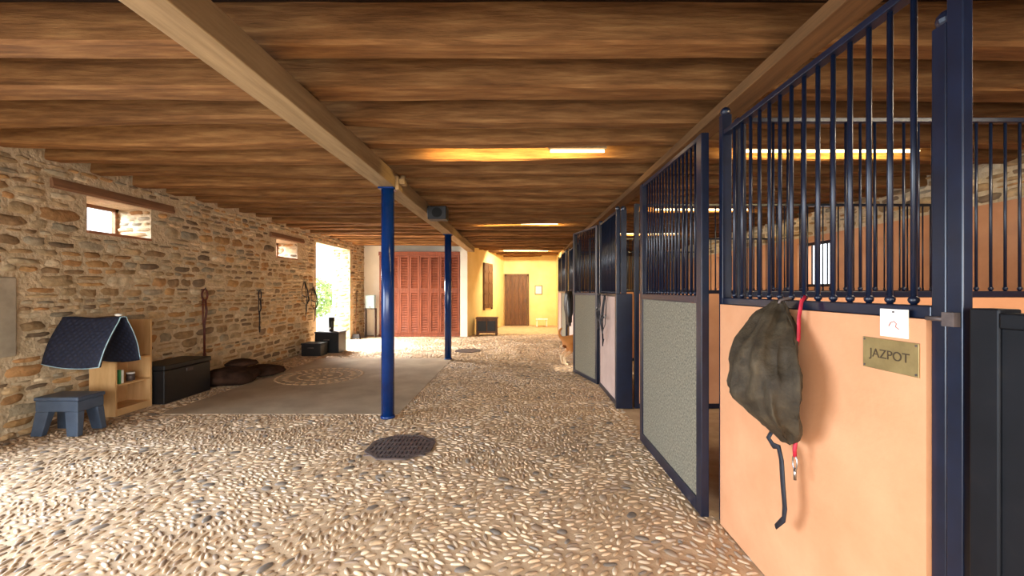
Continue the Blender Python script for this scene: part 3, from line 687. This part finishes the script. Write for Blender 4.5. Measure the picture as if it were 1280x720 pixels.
finish(B((-1.38,-.72,13.1,13.5,.08,.52)),'body','brownwood',r,bevel=.006); finish(B((-1.40,-.70,13.07,13.53,.525,.57)),'lid','brownwood',r,bevel=.006)
for xx in (-1.38,-.78):
    for yy in (13.1,13.44): finish(B((xx,xx+.06,yy,yy+.06,0,.079)),'foot','brownwood',r)
for xx in (-1.33,-1.03): finish(B((xx,xx+.26,13.085,13.1,.14,.46)),'panel','black',r,bevel=.004)
r=root('low_stool',(.85,16.3,0),'small white low stool by the end wall','stool')
finish(B((.62,1.08,16.15,16.45,.27,.31)),'seat','card',r,bevel=.006)
for xx in (.64,1.02):
    for yy in (16.17,16.39): finish(B((xx,xx+.04,yy,yy+.04,0,.269)),'leg','card',r)
r=root('picture_frame',(.75,16.79,1.3),'small framed notice on yellow wall','picture')
finish(B((.6,.9,16.77,16.799,1.25,1.62)),'frame','brownwood',r); finish(B((.63,.87,16.765,16.769,1.28,1.59)),'print','card',r)
# ---------------------------------------------------------------- lamps
def lamp(x0,x1,y,z,power,color,t0=None,t1=None,tilt=70):
    t0=x0 if t0 is None else t0; t1=x1 if t1 is None else t1
    r=root('strip_light',((t0+t1)/2,y,z),'slim strip light fixed between ceiling joists','light','ceiling strip lights')  # label is shared with the strip lights added to brighten the stalls
    finish(B((t0,t1,y-.03,y+.03,z+.05,z+.08)),'housing','girder',r)
    finish(B(((t0+t1)/2-.03,(t0+t1)/2+.03,y-.03,y+.03,z+.08,ZC-.001)),'stem','girder',r)
    bm=bmesh.new(); tube(bm,[(t0+.02,y,z+.03),(t1-.02,y,z+.03)],.015,10); finish(bm,'tube','tube',r)
    L=bpy.data.lights.new('strip_lamp','AREA'); L.shape='RECTANGLE'; L.size=x1-x0; L.size_y=.03; L.energy=power; L.color=color
    lo=bpy.data.objects.new('strip_lamp',L); COL.objects.link(lo); lo.location=((x0+x1)/2-(t0+t1)/2,.035,.05); lo.rotation_euler=(math.radians(tilt),0,0); lo.parent=r
W=(1.0,.72,.28)
lamp(-.9,.85,4.10,2.785,20,W,.28,.85,85)
lamp(2.2,3.95,4.10,2.785,20,W,tilt=80)
lamp(-.8,.9,8.60,2.785,22,W,.0,.8,80)
lamp(2.3,3.9,7.10,2.785,32,W)  # added strip light, fills the stall interior
lamp(-.6,1.0,14.60,2.785,170,(1,.84,.56),tilt=20)
lamp(2.3,3.9,1.60,2.785,34,(1,.84,.62),tilt=20)  # unseen strip light added to brighten the nearest stall
lamp(2.3,3.9,10.10,2.785,30,W)  # added strip light, fills the far stall interior
def area(name,loc,rot,sx,sy,p,c,spread=180):
    L=bpy.data.lights.new(name,'AREA'); L.shape='RECTANGLE'; L.size=sx; L.size_y=sy; L.energy=p; L.color=c; L.spread=math.radians(spread)
    o=bpy.data.objects.new(name,L); COL.objects.link(o); o.location=loc; o.rotation_euler=rot; return o
area('daylight_rear',(-.8,YB-.1,1.15),(math.radians(62),0,0),6.6,1.9,200,(1.0,.96,.91),120)
area('daylight_side',(XL-.1,1.2,1.25),(math.radians(68),0,math.radians(-90)),4.0,2.0,270,(.68,.82,1.0),130)
area('daylight_door',(XL-1.5,11.1,2.7),(math.radians(50),0,math.radians(-105)),2.2,2.0,1300,(1,.97,.92),130)
area('daylight_window',(XL-.95,4.5,2.75),(math.radians(65),0,math.radians(-65)),.9,.6,150,(.75,.86,1))
area('daylight_window',(XL-.95,8.2,2.75),(math.radians(65),0,math.radians(-65)),.9,.6,150,(.75,.86,1))
sl=bpy.data.lights.new('sun','SUN'); sl.energy=9; sl.angle=.01; sl.color=(1,.93,.8)
so=bpy.data.objects.new('sun',sl); COL.objects.link(so); so.location=(12,6,8)
so.rotation_euler=Vector((-2.12,.12,-1)).to_track_quat('-Z','Y').to_euler()
struct(finish(B((-40,XL-.5,-10,50,-.2,-.05)),'ground','ground'),'pale gravel ground outside','ground')
bm=bmesh.new(); rd=random.Random(4)
for _ in range(1800):
    a=rd.random()*6.28; b=rd.uniform(-1,1); rr=rd.uniform(.6,1)
    c=Vector((-11+1.2*rr*math.cos(a)*math.sqrt(1-b*b),22+1.6*rr*math.sin(a)*math.sqrt(1-b*b),1.0+1.1*rr*b))
    u=Vector((rd.uniform(-1,1),rd.uniform(-1,1),rd.uniform(-1,1))).normalized()*.09; v=u.orthogonal().normalized()*.05
    bm.faces.new([bm.verts.new(c+q) for q in (-u,v,u,-v)])
tube(bm,[(-11,22,-.05),(-11,22,1.0)],.08,8)
tag(finish(bm,'garden_shrub','leaf',None,origin=(-11,22,-.05)),'leafy green shrub outside the doorway','shrub')
w=bpy.data.worlds.new('w'); S.world=w; w.use_nodes=True; bg=w.node_tree.nodes['Background']
bg.inputs['Color'].default_value=(.88,.94,1,1); bg.inputs['Strength'].default_value=3.0
cam=bpy.data.cameras.new('camera'); co=bpy.data.objects.new('camera',cam); COL.objects.link(co)
co.location=(0,0,1.45); co.rotation_euler=(math.radians(90),0,0); cam.sensor_width=36; cam.lens=520/1280*36
cam.shift_x=-10/1280; cam.shift_y=2/1280; cam.clip_start=.02
S.camera=co
S.view_settings.view_transform='Standard'; S.view_settings.look='None'; S.view_settings.exposure=0.0
for o in bpy.data.objects:
    if '_local' in o: del o['_local']
